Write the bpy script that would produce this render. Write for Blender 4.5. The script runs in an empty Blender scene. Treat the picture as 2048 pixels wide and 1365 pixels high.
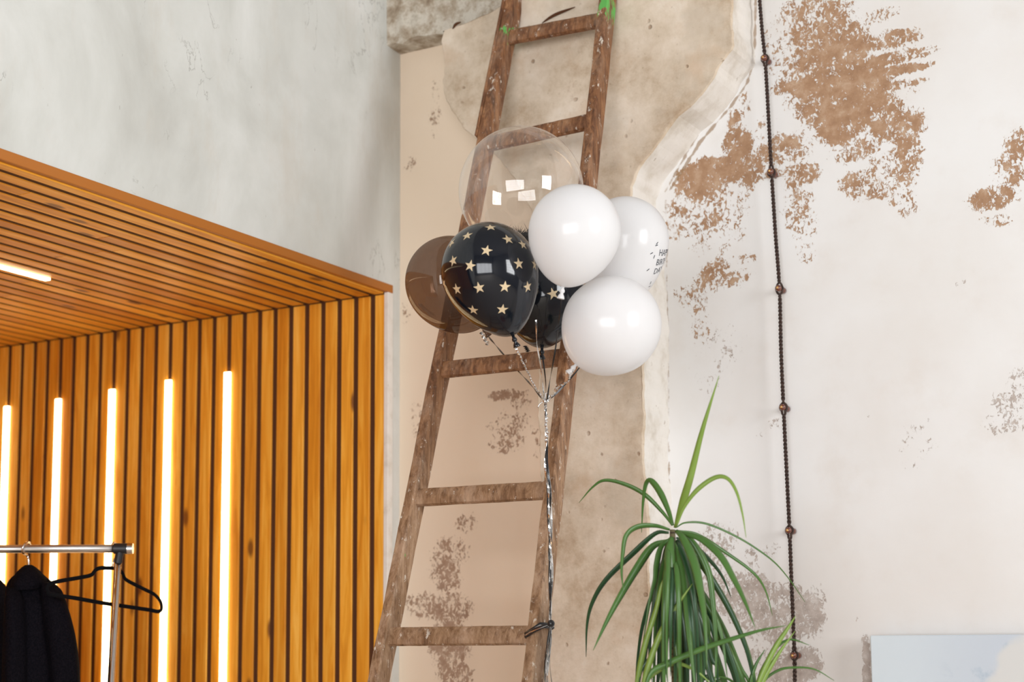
import bpy, bmesh, math, random
import numpy as np
from mathutils import Vector, Matrix
from mathutils.bvhtree import BVHTree
random.seed(7); rng = np.random.default_rng(7)
S = bpy.context.scene
COL = S.collection
R = math.radians

# ---------------------------------------------------------------- camera
CAM = np.array([2.77, -4.3, 1.55]); FPX = 3303.0; PX, PY = 850.0, 882.0
YAW = R(31.9); PIT = math.atan(438/3303)
FW = np.array([-math.sin(YAW)*math.cos(PIT), math.cos(YAW)*math.cos(PIT), math.sin(PIT)])
RT = np.array([math.cos(YAW), math.sin(YAW), 0.0]); UP = np.cross(RT, FW)
cd = bpy.data.cameras.new('camera'); cam = bpy.data.objects.new('camera', cd); COL.objects.link(cam)
cam.location = CAM
cam.rotation_euler = Matrix((RT, UP, -FW)).transposed().to_euler()
cd.sensor_width = 36; cd.lens = FPX/2048*36
cd.shift_x = (1024-PX)/2048; cd.shift_y = (PY-682.5)/2048
cd.dof.use_dof = True; cd.dof.focus_distance = 4.1; cd.dof.aperture_fstop = 2.8
cd.clip_end = 60
S.camera = cam
# ---------------------------------------------------------------- light
S.view_settings.view_transform = 'Standard'; S.view_settings.look = 'None'
S.view_settings.gamma = 1; S.view_settings.exposure = -0.48
S.view_settings.use_curve_mapping = False
W = bpy.data.worlds.new('daylight'); S.world = W; W.use_nodes = True
W.node_tree.nodes['Background'].inputs[0].default_value = (0.80, 0.90, 1.0, 1)
W.node_tree.nodes['Background'].inputs[1].default_value = 1.5
def area(name, loc, rot, sx, sy, power, col):
    l = bpy.data.lights.new(name, 'AREA'); l.shape = 'RECTANGLE'; l.size = sx; l.size_y = sy
    l.energy = power; l.color = col
    o = bpy.data.objects.new(name, l); COL.objects.link(o); o.location = loc; o.rotation_euler = rot
    return o
RX = 6.6; BY = -8.6; ROOMH = 5.6
WIN_R = [(-3.3, -1.2, 1.7, 4.2)]       # y0,y1,z0,z1 on the right wall
FILL_B = [(0.9, 6.3, .4, 3.3)]           # x0,x1,z0,z1 on the back wall, unseen opening added for front fill
for i, (a, b, c, d) in enumerate(WIN_R):
    area('daylight_right', (RX+0.25, (a+b)/2, (c+d)/2), (0, R(90), 0), d-c, b-a, [420][i], (0.98, 0.99, 1.0))
for i, (a, b, c, d) in enumerate(FILL_B):
    area('daylight_back', ((a+b)/2, BY-0.25, (c+d)/2), (R(90), 0, 0), b-a, d-c, [700][i], (0.98, 0.985, 1.0))  # added fill lamp behind the back opening

# ---------------------------------------------------------------- helpers
def ray(x, y): return FW*FPX + RT*(x-PX) - UP*(y-PY)
def onY(x, y, Y):
    d = ray(x, y); return Vector(CAM + d*(Y-CAM[1])/d[1])
def onX(x, y, X):
    d = ray(x, y); return Vector(CAM + d*(X-CAM[0])/d[0])
def dep(x, y, D): return Vector(CAM + ray(x, y)/FPX*D)
def srgb(r, g, b):
    f = lambda c: (c/12.92 if c <= .04045 else ((c+.055)/1.055)**2.4)
    return (f(r/255), f(g/255), f(b/255), 1)

class NT:
    def __init__(s, name):
        s.m = bpy.data.materials.new(name); s.m.use_nodes = True; s.t = s.m.node_tree
        s.p = s.t.nodes['Principled BSDF']; s.out = s.t.nodes['Material Output']
        s.co = s.t.nodes.new('ShaderNodeTexCoord')
    def n(s, typ, props=None, **ins):
        nd = s.t.nodes.new('ShaderNode'+typ)
        for k, v in (props or {}).items(): setattr(nd, k, v)
        for k, v in ins.items():
            key = int(k[1:]) if k[0] == 'i' and k[1:].isdigit() else k.replace('_', ' ')
            s.set(nd, key, v)
        return nd
    def set(s, nd, key, v):
        if isinstance(v, bpy.types.NodeSocket): s.t.links.new(v, nd.inputs[key])
        else: nd.inputs[key].default_value = v
    def P(s, **k):
        for a, b in k.items(): s.set(s.p, a.replace('_', ' '), b)
    def coord(s, scale=(1, 1, 1), loc=(0, 0, 0), kind='Object'):
        return s.n('Mapping', Vector=s.co.outputs[kind], Scale=scale, Location=loc).outputs[0]
    def noise(s, vec, scale, detail=4, rough=.55, dist=0):
        return s.n('TexNoise', Vector=vec, Scale=scale, Detail=detail, Roughness=rough, Distortion=dist).outputs[0]
    def ramp(s, v, stops):
        nd = s.n('ValToRGB', Fac=v); e = nd.color_ramp.elements
        for i, (p, c) in enumerate(stops):
            el = e[i] if i < 2 else e.new(p)
            el.position = p; el.color = c if len(c) == 4 else (*c, 1)
        return nd.outputs[0]
    def math(s, op, a, b=0.0, c=0.0, clamp=False):
        nd = s.n('Math', {'operation': op, 'use_clamp': clamp}, i0=a, i1=b, i2=c); return nd.outputs[0]
    def mix(s, f, a, b, blend='MIX'):
        nd = s.n('Mix', {'data_type': 'RGBA', 'blend_type': blend}); s.set(nd, 0, f); s.set(nd, 6, a); s.set(nd, 7, b)
        return nd.outputs[2]
    def step(s, v, lo, hi):
        return s.n('MapRange', {'interpolation_type': 'SMOOTHSTEP'}, Value=v, i1=lo, i2=hi).outputs[0]
    def bump(s, h, strength=.3, dist=.005, chain=None):
        k = dict(Height=h, Strength=strength, Distance=dist)
        if chain is not None: k['Normal'] = chain
        return s.n('Bump', **k).outputs[0]
    def attr(s, name): return s.n('Attribute', {'attribute_name': name}).outputs['Fac']

def simple(name, col, rough=.5, metal=0, **k):
    t = NT(name); t.P(Base_Color=col if len(col) == 4 else (*col, 1), Roughness=rough, Metallic=metal, **k); return t.m

def mesh_obj(name, verts, faces, mat, parent=None, smooth=False, mats=None, fm=None):
    me = bpy.data.meshes.new(name); me.from_pydata([tuple(v) for v in verts], [], faces); me.update()
    o = bpy.data.objects.new(name, me); COL.objects.link(o)
    for m in (mats or [mat]): me.materials.append(m)
    if fm is not None: me.polygons.foreach_set('material_index', fm)
    if smooth: me.polygons.foreach_set('use_smooth', [True]*len(me.polygons))
    if parent is not None:
        o.parent = parent; o.matrix_parent_inverse = Matrix.Translation(-parent.location)
    return o
class MB:
    """collects shapes into one mesh"""
    def __init__(s): s.v = []; s.f = []; s.m = []
    def add(s, v, f, mi=0):
        n = len(s.v); s.v += [tuple(x) for x in v]; s.f += [tuple(i+n for i in q) for q in f]; s.m += [mi]*len(f)
    def box(s, x0, x1, y0, y1, z0, z1, mi=0):
        s.add([(x, y, z) for x in (x0, x1) for y in (y0, y1) for z in (z0, z1)],
              [(0, 1, 3, 2), (4, 6, 7, 5), (0, 4, 5, 1), (2, 3, 7, 6), (0, 2, 6, 4), (1, 5, 7, 3)], mi)
    def beam(s, a, b, u, wu, wv, mi=0, wu2=None, wv2=None):
        a = Vector(a); b = Vector(b); t = (b-a).normalized(); u = Vector(u); u = (u-t*u.dot(t)).normalized(); v = t.cross(u)
        vs = []
        for p, p_u, p_v in ((a, wu, wv), (b, wu2 or wu, wv2 or wv)):
            vs += [p+u*sx*p_u/2+v*sy*p_v/2 for sx, sy in ((-1, -1), (1, -1), (1, 1), (-1, 1))]
        s.add(vs, [(3, 2, 1, 0), (4, 5, 6, 7), (0, 1, 5, 4), (1, 2, 6, 5), (2, 3, 7, 6), (3, 0, 4, 7)], mi)
    def tube(s, pts, r, seg=8, mi=0, caps=True, flat=1.0, updir=(0, 0, 1)):
        pts = [Vector(p) for p in pts]; n = len(pts); vs = []; fs = []
        rr = r if hasattr(r, '__len__') else [r]*n
        pu = None
        for i, p in enumerate(pts):
            t = (pts[min(i+1, n-1)]-pts[max(i-1, 0)]).normalized()
            if pu is None:
                pu = Vector(updir)
                if abs(pu.dot(t)) > .95: pu = Vector((1, 0, 0))
            u = (pu-t*pu.dot(t)).normalized(); pu = u; w = t.cross(u)
            for k in range(seg):
                a = 2*math.pi*k/seg; vs.append(p+(u*math.cos(a)+w*math.sin(a)*flat)*rr[i])
        for i in range(n-1):
            for k in range(seg):
                k2 = (k+1) % seg; fs.append((i*seg+k, i*seg+k2, (i+1)*seg+k2, (i+1)*seg+k))
        if caps: fs += [tuple(range(seg))[::-1], tuple((n-1)*seg+k for k in range(seg))]
        s.add(vs, fs, mi)
    def lathe(s, prof, origin, axis, seg=24, mi=0):
        axis = Vector(axis).normalized(); u = axis.orthogonal().normalized(); w = axis.cross(u); o = Vector(origin)
        vs = []; fs = []; n = len(prof)
        for r, h in prof:
            for k in range(seg):
                a = 2*math.pi*k/seg; vs.append(o+axis*h+(u*math.cos(a)+w*math.sin(a))*r)
        for i in range(n-1):
            for k in range(seg):
                k2 = (k+1) % seg; fs.append((i*seg+k, i*seg+k2, (i+1)*seg+k2, (i+1)*seg+k))
        fs += [tuple(range(seg))[::-1], tuple((n-1)*seg+k for k in range(seg))]
        s.add(vs, fs, mi)
    def ball(s, c, r, mi=0, seg=14):
        s.lathe([(max(r*math.sin(math.pi*i/8), 1e-4), -r*math.cos(math.pi*i/8)) for i in range(9)], c, (0, 0, 1), seg, mi)
    def build(s, name, mats, parent=None, smooth=False):
        if not isinstance(mats, (list, tuple)): mats = [mats]
        return mesh_obj(name, s.v, s.f, None, parent, smooth, mats=mats, fm=s.m)
def autosmooth(o, ang=40):
    me = o.data; bm = bmesh.new(); bm.from_mesh(me); bmesh.ops.recalc_face_normals(bm, faces=bm.faces)
    for f in bm.faces: f.smooth = True
    for e in bm.edges:
        if len(e.link_faces) == 2 and e.calc_face_angle(0) > R(ang): e.smooth = False
    bm.to_mesh(me); bm.free()
def bevel(o, w, seg=2):
    m = o.modifiers.new('bevel', 'BEVEL'); m.width = w; m.segments = seg; m.limit_method = 'ANGLE'
def struct(o): o['kind'] = 'structure'; return o
def tag(o, label, cat, group=None):
    o['label'] = label; o['category'] = cat
    if group: o['group'] = group
    return o
def thing(name, label, cat, loc, group=None):
    o = bpy.data.objects.new(name, None); COL.objects.link(o); o.location = loc
    o.empty_display_size = .1
    return tag(o, label, cat, group)
def spline(pts, n=12):
    """Catmull-Rom through points"""
    P = [Vector(p) for p in pts]; P = [P[0]*2-P[1]]+P+[P[-1]*2-P[-2]]; out = []
    for i in range(1, len(P)-2):
        a, b, c, d = P[i-1:i+3]
        for k in range(n):
            t = k/n; out.append(.5*((2*b)+(c-a)*t+(2*a-5*b+4*c-d)*t*t+(3*b-a-3*c+d)*t**3))
    out.append(P[-2]); return out

# ---------------------------------------------------------------- materials
def mat_plaster_wall():
    t = NT('weathered_plaster'); c = t.coord()
    big = t.noise(c, 1.6, 5); fine = t.noise(c, 26, 6, .65); blot = t.noise(c, 6, 5, .6)
    base = t.mix(t.step(big, .35, .7), srgb(227, 226, 225), srgb(219, 215, 211))
    base = t.mix(t.math('MULTIPLY', t.step(blot, .5, .75), .35), base, srgb(212, 204, 196))
    base = t.mix(t.attr('peach'), base, srgb(232, 206, 174))
    # peeled patches and the picture's painted shadow: hand-placed density times a chalky flake noise
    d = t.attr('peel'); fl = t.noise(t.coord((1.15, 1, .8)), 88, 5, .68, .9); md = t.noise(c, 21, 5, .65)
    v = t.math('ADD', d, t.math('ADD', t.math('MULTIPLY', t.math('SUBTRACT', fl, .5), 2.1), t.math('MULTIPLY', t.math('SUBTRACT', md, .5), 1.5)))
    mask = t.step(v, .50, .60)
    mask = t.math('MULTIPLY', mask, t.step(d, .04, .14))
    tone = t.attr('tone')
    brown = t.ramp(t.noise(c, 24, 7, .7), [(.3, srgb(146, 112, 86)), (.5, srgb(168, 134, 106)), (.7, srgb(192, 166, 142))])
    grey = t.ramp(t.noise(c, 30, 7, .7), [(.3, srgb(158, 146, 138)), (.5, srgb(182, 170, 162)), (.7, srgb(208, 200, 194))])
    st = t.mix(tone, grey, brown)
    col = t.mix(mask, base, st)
    # crack lines along the joints
    ln = t.attr('crack')
    lm = t.step(t.math('ADD', ln, t.math('MULTIPLY', t.math('SUBTRACT', t.noise(c, 30, 4), .5), 1.6)), .55, .85)
    col = t.mix(t.math('MULTIPLY', lm, .75), col, srgb(150, 122, 92))
    h = t.math('SUBTRACT', t.math('MULTIPLY', fine, .4), t.math('MULTIPLY', mask, .8))
    t.P(Base_Color=col, Roughness=.88, Normal=t.bump(h, .5, .002)); t.p.inputs['Specular IOR Level'].default_value = .2
    return t.m
def mat_pier():
    t = NT('bare_concrete_beige'); c = t.coord()
    base = t.ramp(t.noise(c, 4.5, 9, .72), [(.34, srgb(172, 148, 122)), (.48, srgb(204, 187, 166)), (.6, srgb(218, 203, 185)), (.75, srgb(226, 216, 203))])
    warm = t.step(t.noise(c, 7, 5, .6), .52, .72)
    base = t.mix(t.math('MULTIPLY', warm, .45), base, srgb(192, 160, 128))
    grey = t.step(t.noise(t.coord(loc=(3, 1, 4)), 4, 4, .6), .55, .7)
    base = t.mix(t.math('MULTIPLY', grey, .4), base, srgb(186, 174, 158))
    vor = t.n('TexVoronoi', Vector=c, Scale=21.0, Randomness=1.0).outputs['Distance']
    gate = t.step(t.noise(t.coord(loc=(9, 2, 1)), 6, 3), .5, .6)
    pit = t.math('MULTIPLY', t.step(t.math('ADD', vor, t.math('MULTIPLY', t.noise(c, 60, 3), .22)), .27, .19), gate)
    spk = t.step(t.noise(c, 60, 4, .7), .62, .72)
    dark = t.math('MAXIMUM', pit, t.math('MULTIPLY', spk, .5))
    col = t.mix(t.math('MULTIPLY', dark, .7), base, srgb(140, 112, 86))
    br = t.step(t.math('ADD', t.attr('stain'), t.math('MULTIPLY', t.math('SUBTRACT', t.noise(c, 22, 5, .65), .5), 2.0)), .6, 1.1)
    col = t.mix(t.math('MULTIPLY', br, .75), col, srgb(150, 116, 90))
    h = t.math('SUBTRACT', t.noise(c, 22, 7, .7), t.math('MULTIPLY', pit, 1.5))
    t.P(Base_Color=col, Roughness=.9, Normal=t.bump(h, .6, .004)); t.p.inputs['Specular IOR Level'].default_value = .2
    return t.m
def mat_white_plaster():
    t = NT('white_plaster_edge'); c = t.coord()
    col = t.ramp(t.noise(c, 9, 6, .65), [(.3, srgb(200, 190, 176)), (.5, srgb(224, 218, 210)), (.75, srgb(230, 225, 219))])
    spk = t.step(t.noise(t.coord((1, 1, .6)), 38, 4, .7), .66, .72)
    col = t.mix(t.math('MULTIPLY', spk, .6), col, srgb(150, 130, 108))
    t.P(Base_Color=col, Roughness=.9, Normal=t.bump(t.noise(c, 30, 6, .7), .5, .003)); return t.m
def mat_beam():
    t = NT('weathered_grey_beam'); c = t.coord()
    col = t.ramp(t.noise(c, 14, 8, .72), [(.3, srgb(120, 100, 78)), (.45, srgb(172, 156, 136)), (.58, srgb(212, 204, 190)), (.75, srgb(160, 146, 126))])
    t.P(Base_Color=col, Roughness=.92, Normal=t.bump(t.noise(c, 30, 7, .75), .9, .006)); return t.m
def mat_greywall():
    t = NT('smooth_grey_concrete'); c = t.coord()
    col = t.ramp(t.noise(t.coord((1, 1, .8)), 2.2, 8, .6, .4), [(.3, srgb(190, 190, 184)), (.48, srgb(206, 207, 202)), (.7, srgb(224, 225, 222))])
    col = t.mix(t.math('MULTIPLY', t.step(t.noise(t.coord((1, 1, .4), (4, 0, 0)), 4, 6, .7), .5, .72), .35), col, srgb(196, 186, 172))
    vein = t.math('ABSOLUTE', t.math('SUBTRACT', t.noise(t.coord((1, 1, .55), (2, 5, 1)), 8, 6, .6, .5), .5))
    vm = t.math('MULTIPLY', t.step(vein, .008, .002), t.step(t.noise(t.coord(loc=(7, 7, 7)), 3.2, 2), .60, .68))
    col = t.mix(t.math('MULTIPLY', vm, .45), col, srgb(110, 106, 98))
    spk = t.step(t.noise(t.coord((1, 1, .5)), 55, 2, .6), .74, .78)
    col = t.mix(t.math('MULTIPLY', spk, .4), col, srgb(120, 114, 104))
    t.P(Base_Color=col, Roughness=.85, Normal=t.bump(t.noise(c, 9, 6), .25, .006)); t.p.inputs['Specular IOR Level'].default_value = .2
    return t.m
def mat_slat(axis):
    t = NT('larch_slat_'+'xyz'[axis]); g = t.n('NewGeometry').outputs['Random Per Island']
    sc = [28, 28, 28]; sc[axis] = 1.6
    off = t.n('CombineXYZ', X=t.math('MULTIPLY', g, 37.0), Y=t.math('MULTIPLY', g, 11.0), Z=t.math('MULTIPLY', g, 23.0)).outputs[0]
    v = t.n('VectorMath', {'operation': 'ADD'}, i0=t.coord(tuple(sc)), i1=off).outputs[0]
    gr = t.noise(v, 1.6, 5, .6, .8)
    col = t.ramp(gr, [(.3, (.60, .215, .012)), (.5, (.78, .33, .026)), (.72, (.90, .48, .075))])
    tint = t.ramp(g, [(0, (.78, .66, .5)), (.5, (1, 1, 1)), (1, (1.12, 1.2, 1.5))])
    col = t.mix(1.0, col, tint, 'MULTIPLY')
    ks = [9, 9, 9]; ks[axis] = 3.4
    kv = t.n('VectorMath', {'operation': 'ADD'}, i0=t.coord(tuple(ks)), i1=off).outputs[0]
    kn = t.n('TexVoronoi', Vector=kv, Scale=1.0).outputs['Distance']
    knot = t.step(t.math('ADD', kn, t.math('MULTIPLY', gr, .05)), .17, .08)
    col = t.mix(t.math('MULTIPLY', knot, .85), col, (.14, .035, .006, 1))
    t.P(Base_Color=col, Roughness=.42, Normal=t.bump(gr, .2, .001)); t.p.inputs['Specular IOR Level'].default_value = .35
    return t.m
def mat_ladder():
    t = NT('old_painted_wood'); g = t.attr('along')
    c = t.coord(); v = t.coord((34, 34, 5))
    gr = t.noise(v, 1.8, 8, .74, .6)
    col = t.ramp(gr, [(.28, srgb(78, 54, 36)), (.45, srgb(126, 94, 66)), (.6, srgb(160, 128, 98)), (.8, srgb(196, 168, 140))])
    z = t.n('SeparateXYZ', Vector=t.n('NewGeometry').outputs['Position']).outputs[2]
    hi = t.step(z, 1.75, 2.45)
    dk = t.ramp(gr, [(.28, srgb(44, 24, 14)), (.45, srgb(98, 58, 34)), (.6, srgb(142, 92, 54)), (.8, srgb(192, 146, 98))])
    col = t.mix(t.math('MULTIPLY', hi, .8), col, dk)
    pale = t.step(t.noise(t.coord((1, 1, .5), (5, 2, 8)), 16, 7, .75), .44, .68)
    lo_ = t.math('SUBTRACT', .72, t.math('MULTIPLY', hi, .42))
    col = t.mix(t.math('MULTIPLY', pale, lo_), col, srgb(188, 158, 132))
    wp = t.step(t.noise(t.coord((1, 1, .6)), 50, 5, .75), .60, .66)
    col = t.mix(t.math('MULTIPLY', wp, .9), col, srgb(214, 204, 190))
    rp = t.step(t.noise(t.coord((1, 1, .5), (1, 9, 3)), 20, 4, .7), .64, .72)
    col = t.mix(t.math('MULTIPLY', rp, .5), col, srgb(60, 30, 20))
    gm = t.step(t.math('ADD', t.attr('green'), t.math('MULTIPLY', t.math('SUBTRACT', t.noise(t.coord((1, 1, .35)), 50, 4), .5), 1.6)), .5, .62)
    col = t.mix(gm, col, srgb(96, 172, 84))
    t.P(Base_Color=col, Roughness=.62, Normal=t.bump(gr, .5, .002)); t.p.inputs['Specular IOR Level'].default_value = .35
    return t.m
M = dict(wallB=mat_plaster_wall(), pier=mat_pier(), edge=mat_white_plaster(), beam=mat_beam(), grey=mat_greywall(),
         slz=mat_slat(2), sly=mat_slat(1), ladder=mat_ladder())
M['back'] = simple('dark_backing_board', (.085, .028, .007), .9)
M['fascia'] = simple('oiled_edge_board', (.42, .135, .012), .5)  # face gets less LED light; that shade is put into its colour
M['plain'] = simple('plain_wall_paint', srgb(150, 146, 142), .9)
M['floor'] = simple('worn_grey_floor', srgb(196, 184, 168), .6)
M['frame'] = simple('dark_window_frame', (.05, .05, .055), .5)
M['chrome'] = simple('chrome', (.75, .73, .72), .18, 1.0)
M['dull'] = simple('brushed_steel', (.62, .58, .55), .32, 1.0)
M['blackp'] = simple('black_plastic', (.012, .012, .014), .45)
M['velvet'] = simple('black_velvet', (.004, .004, .005), .95); M['velvet'].node_tree.nodes['Principled BSDF'].inputs['Specular IOR Level'].default_value = .1
def led():
    t = NT('warm_led'); t.P(Base_Color=(1, 1, 1, 1), Emission_Color=(1, .82, .48, 1), Emission_Strength=11.0); return t.m
M['led'] = led()

# ---------------------------------------------------------------- the two walls that meet in the corner
def lines(parts):
    out = []
    for a, b, s in parts: out += list(np.arange(a, b-1e-6, s))
    return np.array(out+[parts[-1][1]])
def ell(px, py, rx, ry, st, Y, rot=0):
    a = onY(px, py, Y); b = onY(px+1, py, Y); c = onY(px, py+1, Y)
    return (a.x, a.z, rx*(b.x-a.x), ry*(a.z-c.z), st, R(rot))
def density(X, Z, es):
    d = np.zeros_like(X)
    for (x, z, rx, rz, st, rot) in es:
        u = X-x; w = Z-z; u2 = u*math.cos(rot)-w*math.sin(rot); w2 = u*math.sin(rot)+w*math.cos(rot)
        q = (u2/rx)**2+(w2/rz)**2
        d = np.maximum(d, st*np.clip(1.35*(1-q*.62), 0, 1))
    return d
def seg_dist(X, Z, pts):
    d = np.full_like(X, 9.0)
    for (ax, az), (bx, bz) in zip(pts[:-1], pts[1:]):
        L = (bx-ax)**2+(bz-az)**2; t = np.clip(((X-ax)*(bx-ax)+(Z-az)*(bz-az))/L, 0, 1)
        d = np.minimum(d, np.hypot(X-ax-t*(bx-ax), Z-az-t*(bz-az)))
    return d
def set_attr(me, name, arr):
    a = me.attributes.new(name, 'FLOAT', 'POINT'); a.data.foreach_set('value', arr.astype(np.float32).ravel())

BROWN = [(1640, 55, 78, 90, .8), (1600, 20, 60, 50, .62), (1650, 150, 95, 70, 1.0), (1690, 190, 100, 75, 1.25), (1680, 240, 60, 50, 1.25), (1600, 165, 60, 28, .9),
         (1680, 95, 60, 70, .95), (1560, 110, 34, 90, .50), (1745, 35, 60, 15, .62), (1770, 82, 75, 22, .85), (1790, 115, 85, 15, .9), (1785, 142, 85, 12, .95), (1790, 172, 75, 11, .9), (1830, 178, 20, 10, .6),
         (1750, 225, 70, 36, .8), (1790, 255, 66, 40, .85), (1815, 300, 34, 52, .85), (1770, 335, 50, 36, .62), (1720, 365, 52, 26, .72), (1750, 385, 66, 18, .7), (1805, 375, 34, 44, .66), (1815, 420, 22, 18, .5),
         (1710, 300, 56, 26, .7), (1560, 300, 62, 34, .8), (1530, 262, 26, 30, .5), (1600, 350, 44, 26, .85), (1575, 345, 60, 14, .8), (1600, 425, 36, 60, .62), (1610, 505, 26, 24, .48),
         (1430, 345, 78, 34, 1.25), (1400, 365, 56, 42, 1.05), (1475, 290, 34, 42, 1.0), (1470, 245, 18, 34, .75), (1500, 340, 30, 40, .9), (1490, 205, 14, 26, .6),
         (1400, 430, 66, 60, .60), (1450, 420, 52, 60, .58), (1350, 440, 24, 50, .66), (1430, 470, 68, 40, .52),
         (1440, 560, 64, 24, .72), (1430, 545, 36, 26, .8), (1390, 600, 34, 34, .62), (1480, 520, 40, 12, .62), (1400, 650, 26, 34, .55), (1370, 585, 26, 16, .6),
         (2035, 290, 28, 36, .85), (2015, 345, 34, 44, .72), (1985, 395, 50, 30, .85), (2005, 440, 34, 14, .55), (1970, 440, 20, 10, .5),
         (1575, 770, 24, 8, .0)]
GREY = [(1440, 700, 50, 60, .36), (1410, 760, 40, 40, .34), (2025, 820, 50, 46, .62), (1990, 850, 34, 28, .5), (2035, 760, 22, 30, .5), (1835, 880, 40, 44, .36), (1820, 930, 18, 20, .38),
        (1440, 1075, 46, 34, .55), (1420, 1110, 36, 40, .66), (1500, 1120, 16, 30, .55), (1470, 1185, 86, 52, .85), (1520, 1220, 70, 50, .82), (1570, 1210, 60, 46, .75), (1615, 1230, 40, 50, .95), (1640, 1190, 22, 26, .5),
        (1560, 1260, 60, 40, .8), (1530, 1300, 50, 40, .6), (1600, 1330, 48, 40, 1.0), (1570, 1350, 60, 40, .9), (1545, 1100, 26, 20, .4),
        (1555, 845, 26, 12, .45), (1525, 868, 18, 10, .38), (1730, 1278, 9, 12, 1.0), (1718, 1240, 10, 10, .4), (1733, 1310, 9, 36, 1.0), (1734, 1370, 10, 50, 1.2), (1730, 830, 16, 14, .35), (1920, 565, 18, 7, .42), (1440, 790, 30, 12, .0)]  # strip left of the picture paints its shadow into the wall colour
RECESS = [(1015, 790, 46, 12, .85), (1040, 808, 30, 14, .6), (1020, 850, 44, 30, .62), (1015, 880, 40, 24, .68), (1010, 895, 20, 14, .7), (1060, 860, 20, 14, .5),
          (935, 1050, 24, 24, .6), (900, 1110, 40, 40, .66), (890, 1150, 34, 40, .75), (870, 1210, 70, 32, .66), (900, 1220, 46, 36, .8), (900, 1290, 44, 60, .85), (910, 1345, 40, 30, .8), (830, 1215, 30, 22, .5),
          (835, 830, 20, 30, .55), (840, 860, 18, 26, .5), (820, 330, 14, 20, .5), (815, 620, 14, 30, .42), (870, 215, 14, 60, .42), (1075, 900, 10, 26, .5)]
def build_wall_b():
    xs = lines([(0, 1.98, .005), (1.98, RX, .22)]); zs = lines([(0, 1.45, .145), (1.45, 3.62, .005), (3.62, ROOMH, .2)])
    X, Z = np.meshgrid(xs, zs); n, m = X.shape
    co = np.stack([X, np.zeros_like(X), Z], -1).reshape(-1, 3)
    i = np.arange(n*m).reshape(n, m); q = np.stack([i[:-1, :-1], i[:-1, 1:], i[1:, 1:], i[1:, :-1]], -1).reshape(-1, 4)
    me = bpy.data.meshes.new('wall_right'); me.vertices.add(n*m); me.vertices.foreach_set('co', co.ravel())
    me.loops.add(q.size); me.loops.foreach_set('vertex_index', q.ravel()); me.polygons.add(len(q))
    me.polygons.foreach_set('loop_start', np.arange(0, q.size, 4)); me.update(calc_edges=True)
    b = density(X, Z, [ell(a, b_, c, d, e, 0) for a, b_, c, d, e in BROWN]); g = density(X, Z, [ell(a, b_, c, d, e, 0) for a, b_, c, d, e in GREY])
    r = density(X, Z, [ell(a, b_, c, d, e, 0) for a, b_, c, d, e in RECESS])
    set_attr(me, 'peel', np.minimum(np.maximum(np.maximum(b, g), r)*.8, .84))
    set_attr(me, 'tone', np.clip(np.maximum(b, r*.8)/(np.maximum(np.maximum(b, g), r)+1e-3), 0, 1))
    w = lambda L: [(onY(a, b_, 0).x, onY(a, b_, 0).z) for a, b_ in L]
    cr = np.clip(1-seg_dist(X, Z, w([(1332, 400), (1335, 640), (1338, 900), (1340, 1365)]))/.010, 0, 1)*.8
    cr = np.maximum(cr, np.clip(1-seg_dist(X, Z, w([(1340, 380), (1400, 285), (1460, 215), (1495, 165), (1508, 120), (1512, -20)]))/.012, 0, 1))
    cr = np.maximum(cr, np.clip(1-seg_dist(X, Z, w([(1330, 385), (1360, 330), (1395, 270)]))/.012, 0, 1)*.9)
    cr = np.maximum(cr, np.clip(1-seg_dist(X, Z, w([(1542, 360), (1680, 355)]))/.004, 0, 1)*.0)
    set_attr(me, 'crack', cr)
    set_attr(me, 'peach', np.clip((.62-X)/.1, 0, 1)*.72)  # warm bounced light in the recess, painted into the wall colour
    me.materials.append(M['wallB']); o = bpy.data.objects.new('wall_right', me); COL.objects.link(o); return struct(o)
build_wall_b()

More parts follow.
